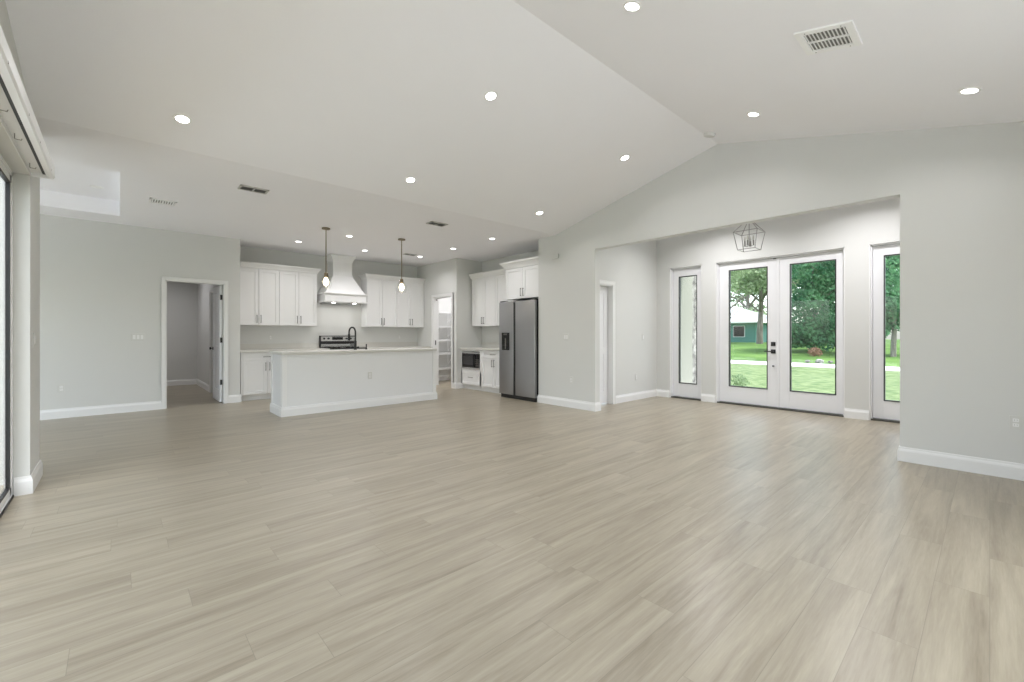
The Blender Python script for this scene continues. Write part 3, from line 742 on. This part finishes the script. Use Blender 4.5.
can(4.62, 3.02, 'lit downlight on the vault left of the gable peak', slope=SA, group=V)
can(2.55, 1.61, 'lit downlight touching the top edge of the picture', slope=-SA, group=V)
can(4.68, 1.58, 'lit downlight on the vault right of the smoke detector', slope=-SA, group=V)
can(4.71, .10, 'lit downlight at the far right of the vaulted ceiling', slope=-SA, group=V)
for x, y in ((.4, 3.05), (.4, 1.6), (.4, .1), (2.55, .1)):
    can(x, y, 'lit downlight on the vault overhead, just outside the picture', slope=SA if y > RG else -SA, group=V)
for x, y, z in ((6.85, 1.1, 3.25), (6.85, 3.0, 3.25)): can(x, y, 'unseen downlight added to brighten the foyer', z=z, group='added foyer fill lights', watts=29)  # added fill lamps, out of view, to brighten the foyer
can(.45, 11.5, 'unseen downlight added to brighten the hall behind the doorway', z=FLAT, group='added hall fill light', watts=12)  # added fill lamp, out of view, to lift the dark hall
can(6.35, 8.75, 'unseen downlight added to brighten the pantry shelves', z=FLAT, group='added pantry fill light', watts=22)  # added fill lamp, out of view, so the pantry interior reads bright
Kg = 'downlights on the flat kitchen ceiling'
can(2.43, 8.45, 'lit kitchen downlight above the cabinets left of the hood', group=Kg, watts=7.5)
can(2.94, 7.39, 'lit kitchen downlight just right of the left pendant canopy', group=Kg, watts=7.5)
can(3.68, 8.45, 'lit kitchen downlight just in front of the hood chimney', group=Kg, watts=7.5)
can(4.85, 8.30, 'lit kitchen downlight in front of the corner cabinet by the pantry', group=Kg, watts=7.5)
can(4.88, 7.09, 'lit kitchen downlight in front of the pantry doorway', group=Kg, watts=7.5)
can(4.88, 5.89, 'lit kitchen downlight in front of the refrigerator', group=Kg, watts=7.5)
o = can(-.20, 7.73, 'unlit white round ceiling light inside the recessed tray', z=TZ, lit=False, group='tray ceiling light')
for ch in o.children:
    if ch.name.startswith('lens'): ch.data = ch.data.copy(); ch.data.materials[0] = M['vent']

def pendant(x, y, label):
    r = thing('pendant_lamp', label, 'pendant lamp', (x, y, FLAT), group='pendant lamps over the island')
    MB().cyl((0, 0, -.022), (0, 0, 0), .062, 24, .062).build('canopy', 'brass', r, local=True, bevel=.003)
    MB().cyl((0, 0, -.72), (0, 0, -.02), .0075, 10).build('rod', 'brass', r, local=True)
    MB().lathe([(.010, -.70), (.030, -.72), (.032, -.78), (.020, -.785)], n=20).build('socket', 'brass', r, local=True, smooth=True)
    MB().lathe([(.034, -.745), (.050, -.765), (.078, -.82), (.088, -.87), (.082, -.92), (.060, -.955)], n=28, cap=False).build('glass_shade', 'clear', r, local=True, smooth=True)
    MB().lathe([(.010, -.785), (.022, -.80), (.042, -.84), (.043, -.87), (.028, -.905), (.008, -.918)], n=20).build('bulb', 'bulb', r, local=True, smooth=True)
    l = bpy.data.lights.new('pendant_glow', 'POINT'); l.energy = 2; l.color = (1, .90, .78); l.shadow_soft_size = .05
    lo = bpy.data.objects.new('pendant_glow', l); C.objects.link(lo); lo.parent = r; lo.location = (0, 0, -.97)
    return r
pendant(2.445, 7.08, 'lit glass pendant lamp left over the island, near the hood')
pendant(3.72, 7.0, 'lit glass pendant lamp right over the island, before the corner cabinets')

# foyer lantern
LX, LYc = 6.70, 2.32
r = thing('lantern_chandelier', 'open geometric metal lantern hanging in the foyer', 'chandelier', (LX, LYc, 3.25))
bt, tp = .115, .158; zb, zt, za = 2.415, 2.668, 2.84
sq = lambda q, z: [(LX + a * q, LYc + c_ * q, z) for a, c_ in ((-1, -1), (1, -1), (1, 1), (-1, 1))]
m_ = MB(); A, B_ = sq(bt, zb), sq(tp, zt); ap = (LX, LYc, za)
for i in range(4):
    for p, q in ((A[i], A[(i + 1) % 4]), (B_[i], B_[(i + 1) % 4]), (A[i], B_[i]), (B_[i], (LX + (B_[i][0] - LX) * .12, LYc + (B_[i][1] - LYc) * .12, za))): m_.cyl(p, q, .0052, 6)
m_.build('cage', 'nickel', r)
MB().cyl((LX, LYc, 2.47), (LX, LYc, 3.24), .006, 8).build('stem', 'nickel', r)
MB().cyl((LX, LYc, 3.225), (LX, LYc, 3.25), .06, 20).build('canopy', 'nickel', r)
for a, c_ in ((-1, 0), (1, 0), (0, 1), (0, -1)):
    x, y = LX + a * .058, LYc + c_ * .058
    MB().tube([(LX, LYc, 2.475), (LX + a * .03, LYc + c_ * .03, 2.462), (x, y, 2.475)], .005, 6).build('arm', 'nickel', r)
    cs = MB().cyl((x, y, 2.47), (x, y, 2.545), .011, 12).build('candle_sleeve', 'nickel', r)
    MB().lathe([(.008, 0), (.014, .02), (.010, .05), (.002, .07)], (x, y, 2.545), 12).build('bulb', 'bulb_off', r, smooth=True)

# ------------------------------------------------------------------ vents, detectors, plates
def rot_thing(name, label, cat, loc, rot, group=None): return thing(name, label, cat, loc, 0, group, rot)
r = rot_thing('air_register', 'large white air register with two rows of slots on the vault', 'air vent', (3.51, .725, roof(.725)), (-SA, 0, 0), 'air vents')
m_ = MB(); q = .162; i_ = .118
for bx in ((-q, q, -q, -i_), (-q, q, i_, q), (-q, -i_, -i_, i_), (i_, q, -i_, i_), (-.006, .006, -i_, i_)): m_.box(*bx, -.012, 0)
m_.build('frame', 'vent', r, local=True, bevel=.002)
for k in range(11):
    y = -i_ + (k + .5) * 2 * i_ / 11
    m_ = MB(Matrix.Translation((0, y, -.0075)) @ Matrix.Rotation(math.radians(28), 4, 'X')); m_.box(-i_, i_, -.0068, .0068, -.0008, .0008); m_.build('slat', 'vent', r, local=True)
MB().box(-i_, i_, -i_, i_, -.0025, -.0008).build('shade_backing', 'ventgrey', r, local=True)  # dark sheet painted to stand for the shade between the slats
for a in (-1, 1):
    for c_ in (-1, 1): MB().cyl((a * .14, c_ * .1, -.012), (a * .14, c_ * .1, -.0135), .004, 8).build('screw', 'nickel', r, local=True)
def vent(x, y, label, w_=.29, d=.17, m1='ventgrey', along='X', n=7):
    r = thing('air_vent', label, 'air vent', (x, y, FLAT), 0, 'air vents')
    m_ = MB(); a, c_ = w_ / 2, d / 2; e_ = .02
    for bx in ((-a, a, -c_, -c_ + e_), (-a, a, c_ - e_, c_), (-a, -a + e_, -c_, c_), (a - e_, a, -c_, c_), (-.008, .008, -c_, c_)): m_.box(*bx, -.012, 0)
    m_.build('frame', m1 if m1 == 'vent' else mat('vent_trim', (.55, .55, .53), .6), r, local=True)
    for k in range(n):
        if along == 'X':
            y_ = -c_ + e_ + (k + .5) * (d - 2 * e_) / n
            m_ = MB(Matrix.Translation((0, y_, -.0075)) @ Matrix.Rotation(math.radians(35), 4, 'X')); m_.box(-a + e_, a - e_, -.0062, .0062, -.0008, .0008)
        else:
            x_ = -a + e_ + (k + .5) * (w_ - 2 * e_) / n
            m_ = MB(Matrix.Translation((x_, 0, -.0075)) @ Matrix.Rotation(math.radians(30), 4, 'Y')); m_.box(-.0065, .0065, -c_ + e_, c_ - e_, -.0008, .0008)
        m_.build('slat', m1, r, local=True)
    MB().box(-a + e_, a - e_, -c_ + e_, c_ - e_, -.0025, -.0008).build('shade_backing', 'dark' if m1 != 'vent' else 'ventgrey', r, local=True)  # dark sheet gives the vent slots their shade
vent(1.168, 5.75, 'grey two-part ceiling vent above the hall doorway wall')
vent(.425, 7.07, 'white slotted ceiling vent beside the tray recess', .27, .22, 'vent', 'Y', 9)
vent(3.60, 5.66, 'grey ceiling vent in front of the right pendant lamp')
vent(4.56, 8.22, 'small grey ceiling vent beside the corner downlight', .26, .14, 'ventgrey')
r = thing('smoke_detector', 'round white smoke detector below the gable peak', 'smoke detector', (5.12, 2.20, roof(2.2)), rot=(-SA, 0, 0))
MB().lathe([(.065, 0), (.065, -.012), (.058, -.030), (.030, -.038)], n=28).build('housing', 'plate', r, local=True, smooth=True)
MB().cyl((0, 0, -.038), (0, 0, -.041), .012, 12).build('test_button', 'plate', r, local=True)

def plate(label, loc, rz, gangs=1, kind='switch', group='wall plates'):
    w_ = .07 + (gangs - 1) * .046; cat = 'light switch' if kind == 'switch' else 'outlet'
    r = thing('light_switch' if kind == 'switch' else 'wall_outlet', label, cat, loc, rz, group)   # local: face at y<0
    MB().box(-w_ / 2, w_ / 2, -.006, 0, -.057, .057).build('cover_plate', 'plate', r, local=True, bevel=.002)
    for g in range(gangs):
        x = (g - (gangs - 1) / 2) * .046
        if kind == 'switch': MB().box(x - .016, x + .016, -.010, -.006, -.033, .033).build('rocker', 'trim', r, local=True, bevel=.001)
        else:
            for z in (.02, -.02):
                so_ = MB().box(x - .017, x + .017, -.008, -.006, z - .014, z + .014).build('socket', 'trim', r, local=True, bevel=.001)
                m_ = MB(); m_.box(x - .008, x - .006, -.0084, -.0079, z - .004, z + .006); m_.box(x + .006, x + .008, -.0084, -.0079, z - .004, z + .006); m_.build('slot', 'ventgrey', so_, local=True)
    return r
plate('triple white switch plate left of the hall doorway', (.234, LY, 1.16), 0, 3)
plate('white outlet low on the wall left of the hall doorway', (-.60, LY, .43), 0, 1, 'outlet')
plate('double white switch plate on the wall right of the refrigerator', (WX, 4.73, 1.16), -PI / 2, 2)
plate('white outlet low on the wall right of the refrigerator', (WX, 4.62, .45), -PI / 2, 1, 'outlet')
plate('white outlet at the right edge of the picture', (WX, -.145, .47), -PI / 2, 1, 'outlet')
plate('white switch plate on the bright foyer side wall', (7.28, FYL, 1.15), 0, 1)
plate('white outlet low on the bright foyer side wall', (7.05, FYL, .42), 0, 1, 'outlet')
plate('white switch plate on the narrow wall beside the sliding door', (SX, 5.05, 1.16), PI / 2, 1)
plate('white outlet set into the front of the kitchen island', (3.10, IY0 - .001, .52), 0, 1, 'outlet')
plate('white outlet above the back counter near the pantry', (5.05, KY, 1.14), 0, 1, 'outlet')
plate('white outlet above the back counter near the left corner', (2.25, KY, 1.14), 0, 1, 'outlet')
plate('white outlet on the wall above the microwave counter', (EX, 7.05, 1.14), -PI / 2, 1, 'outlet')
r = thing('door_chime', 'small white chime box high on the wall beside the foyer opening', 'door chime', (WX, 4.965, 2.50))
MB().box(WX - .028, WX, 4.885, 5.035, 2.485, 2.565).build('housing', 'wall', r, bevel=.006)
MB().box(WX - .030, WX - .027, 4.895, 5.025, 2.490, 2.502).build('grille', 'plate', r)

# ------------------------------------------------------------------ outdoors
def ground_z(x):
    if x < 24: return -.16
    t = min(1, (x - 24) / 20); return -.16 + .60 * (t * t * (3 - 2 * t))
b = MB()
b.box(7.98, 10.5, -.8, 4.6, -.4, -.03)
struct('bounce_porch_slab', b, 'bounce_paver')  # unseen slab, lengthened into the sun to bounce light into the foyer
o = struct('shade_porch_roof', MB().box(7.98, 9.4, -.8, 4.61, 2.95, 3.1), 'trim')  # unseen roof, its depth set to shade the garage wall and doors
o = MB().box(7.98, 21.4, -60, 60, -.5, -.16).build('lawn', 'lawn'); o['kind'] = 'structure'
o = MB().box(21.4, 24.0, -60, 60, -.5, -.15).build('street', 'concrete'); o['kind'] = 'structure'
m_ = MB(); xs = [24 + i * 1.25 for i in range(18)] + [60, 90]
for a, c_ in zip(xs, xs[1:]): m_.face([(a, -70, ground_z(a)), (c_, -70, ground_z(c_)), (c_, 70, ground_z(c_)), (a, 70, ground_z(a))])
m_.hull([(24, -70, -1), (90, -70, -1), (90, 70, -1), (24, 70, -1)], [(24, -70, -.9), (90, -70, -.9), (90, 70, -.9), (24, 70, -.9)])
o = m_.build('far_lawn', 'lawnfar'); o['kind'] = 'structure'
b = MB(); b.box(-4.0, SX - .12, -6, 5.28, -.4, -.03); b.box(SX - .12, 5.63, -6, BY - .125, -.4, -.03); b.box(-9.0, -4.0, -6, 12, -.4, -.03); b.box(-4.0, -3.31, 5.28, 12, -.4, -.03); o = b.build('bounce_patio_slab', 'bounce_paver'); o['kind'] = 'structure'  # pale patio spread wide as a sunlight reflector for the ceilings
o = MB().box(-9.0, 7.97, -60, -6, -.5, -.12).build('side_lawn', 'lawn'); o['kind'] = 'structure'
o = MB().box(-60, -9.0, -60, 60, -.5, -.12).build('back_lawn', 'lawn'); o['kind'] = 'structure'
# garage wing seen through the left side door
r = thing('garage_wing', 'cream stucco wall of the garage wing beside the porch', 'building', (8.9, 4.75, -.1))
MB().box(7.99, 9.83, 4.62, 4.95, -.3, 3.3).build('wall', 'cream', r)
MB().box(9.83, 10.12, 4.62, 4.95, -.3, 3.3).build('stone_veneer', 'stone', r)
# neighbour's house
r = thing('neighbor_house', 'teal house with a white metal roof across the street', 'house', (49, 19.5, .3))
m_ = MB(); m_.box(45, 54, 15.0, 27, .2, 2.45); m_.build('wall', 'tealwall', r)
m_ = MB(); lo_, hi_ = [(44.3, 14.3, 2.42), (54.7, 14.3, 2.42), (54.7, 27.7, 2.42), (44.3, 27.7, 2.42)], [(49.3, 18.6, 4.25), (49.7, 18.6, 4.25), (49.7, 23.4, 4.25), (49.3, 23.4, 4.25)]
m_.hull(lo_, hi_); m_.build('roof', 'roofwhite', r)
m_ = MB(); m_.box(44.3, 54.7, 14.3, 27.7, 2.30, 2.42); m_.build('fascia', 'roofwhite', r)
for y in (16.0, 18.5, 21): 
    wf = MB().box(44.95, 45.02, y - .05, y + 1.05, .95, 2.05).build('window', 'trim', r); MB().box(44.93, 44.96, y, y + 1.0, 1.0, 2.0).build('pane', 'gloss', wf)

def leaves(m_, c, rad, n, size, rng, shell=.45):
    for _ in range(n):
        while True:
            v = Vector((rng.uniform(-1, 1), rng.uniform(-1, 1), rng.uniform(-1, 1)))
            if shell < v.length < 1: break
        p = Vector((c[0] + v.x * rad[0], c[1] + v.y * rad[1], c[2] + v.z * rad[2]))
        a = Vector((rng.gauss(0, 1), rng.gauss(0, 1), rng.gauss(0, .6))).normalized(); u = a.orthogonal().normalized(); w_ = a.cross(u)
        s_ = size * rng.uniform(.6, 1.3)
        m_.face([p - u * s_ * .5, p + w_ * s_ * .28, p + u * s_ * .5, p - w_ * s_ * .28])
def tree(label, x, y, h, crown_r, material, trunk_r=.22, n=2600, size=.42, seed=1, cat='tree', bare=.35, blobs=9, group='trees across the street', lean=0, low=False):
    rng = random.Random(seed); z0 = ground_z(x) if x > 8 else -.12
    r = thing('tree', label, cat, (x, y, z0), 0, group)
    if trunk_r:
        m_ = MB(); top = (x + lean, y + lean, z0 + h * .75)
        pts = [(x + lean * t + .06 * math.sin(t * 9 + seed), y + lean * t + .05 * math.cos(t * 7), z0 + h * .75 * t - (.1 if t == 0 else 0)) for t in [i / 8 for i in range(9)]]
        m_.tube(pts, [trunk_r * (1.25 - .9 * i / 8) for i in range(9)], 10)
        for k in range(6):
            t = .4 + .1 * k * .5; p = pts[min(8, int(t * 8))]; an = rng.uniform(0, 2 * PI); L_ = crown_r * .75
            m_.tube([p, (p[0] + math.cos(an) * L_ * .5, p[1] + math.sin(an) * L_ * .5, p[2] + L_ * .45), (p[0] + math.cos(an) * L_, p[1] + math.sin(an) * L_, p[2] + L_ * .75)], [trunk_r * .45, trunk_r * .3, trunk_r * .1], 6)
        m_.build('trunk', 'bark', r, smooth=True)
    m_ = MB()
    for k in range(blobs):
        an = rng.uniform(0, 2 * PI); q = crown_r * rng.uniform(.1, .75); zz = z0 + h * (bare + (1 - bare) * rng.uniform(.18, .85))
        br = crown_r * rng.uniform(.35, .55)
        if low and k % 2 == 0: zz = z0 + br * .7 + h * .12 * rng.random(); q = crown_r * rng.uniform(.2, .62)
        leaves(m_, (x + math.cos(an) * q, y + math.sin(an) * q, zz), (br, br, br * .75), n // blobs, size, rng)
    m_.build('foliage', material, r)
    return r
tree('tall pale tree with a bare grey trunk beside the teal house', 41.0, 13.3, 9.5, 3.2, 'leafpale', .22, 8000, .26, 3, bare=.30, blobs=18)
tree('loose pale tree in front of the teal house roof', 34.0, 13.3, 7.6, 2.2, 'leafpale', .08, 5000, .20, 5, bare=.44, blobs=13)
tree('broad dense dark green tree filling the right glass door', 33.0, 7.6, 7.6, 2.6, 'leafdark', .12, 15000, .22, 8, bare=.0, blobs=26, low=True)
tree('dense dark green tree just right of the dense mass', 40.5, 7.0, 9.0, 2.8, 'leafdark', .25, 5500, .4, 9, bare=.02, blobs=14, low=True)
tree('tall mid green tree rising behind the dark trees', 50.0, 10.5, 15.0, 4.0, 'leafmid', .4, 5000, .5, 10, bare=.15, blobs=14)
tree('green tree with forked trunk seen through the right side door', 31.0, 3.45, 6.6, 2.2, 'leafdark', .11, 9000, .20, 12, bare=.18, blobs=18, lean=.15)
tree('mid green tree behind the forked tree at far right', 60.0, 3.0, 15.0, 4.0, 'leafmid', .3, 3500, .55, 13, bare=.12, blobs=12)
tree('mid green tree rising behind the teal house', 63.0, 22.0, 11.5, 4.2, 'leafpale', .3, 7000, .42, 14, bare=.1, blobs=18, low=True)
tree('pale green tree at the left behind the teal house', 66.0, 31.0, 12.0, 4.5, 'leafmid', .3, 6000, .45, 15, bare=.1, blobs=16, low=True)
def shrub(label, x, y, rr, h, material, n, size, seed, group='shrubs outside'):
    rng = random.Random(seed); z0 = ground_z(x)
    m_ = MB()
    for k in range(5):
        an = rng.uniform(0, 2 * PI); leaves(m_, (x + math.cos(an) * rr * .4, y + math.sin(an) * rr * .4, z0 + h * rng.uniform(.35, .6)), (rr * .6, rr * .6, h * .42), n // 5, size, rng, .1)
    return tag(m_.build('shrub', material), label, 'shrub', group)
shrub('low rust red shrub at the foot of the dark green trees', 29.6, 6.75, .42, .55, 'rust', 700, .09, 21)
shrub('low yellowish shrub on the near lawn behind the left glass door', 12.0, 4.42, .32, .34, 'leafpale', 320, .07, 22)
for i, (x, y, s_) in enumerate(((24.6, 5.9, .12), (24.7, 5.45, .20), (24.6, 5.0, .11))):
    m_ = MB(); bmesh.ops.create_icosphere(m_.bm, subdivisions=2, radius=s_)
    rg = random.Random(i)
    for v in m_.bm.verts: v.co = v.co * rg.uniform(.82, 1.1); v.co.z *= .6; v.co += Vector((x, y, -.08))
    tag(m_.build('garden_rock', 'stone', smooth=True), ['small pale rock leftmost by the far street edge', 'largest pale rock by the far street edge', 'smallest pale rock rightmost by the far street edge'][i], 'rock', 'rocks by the street')
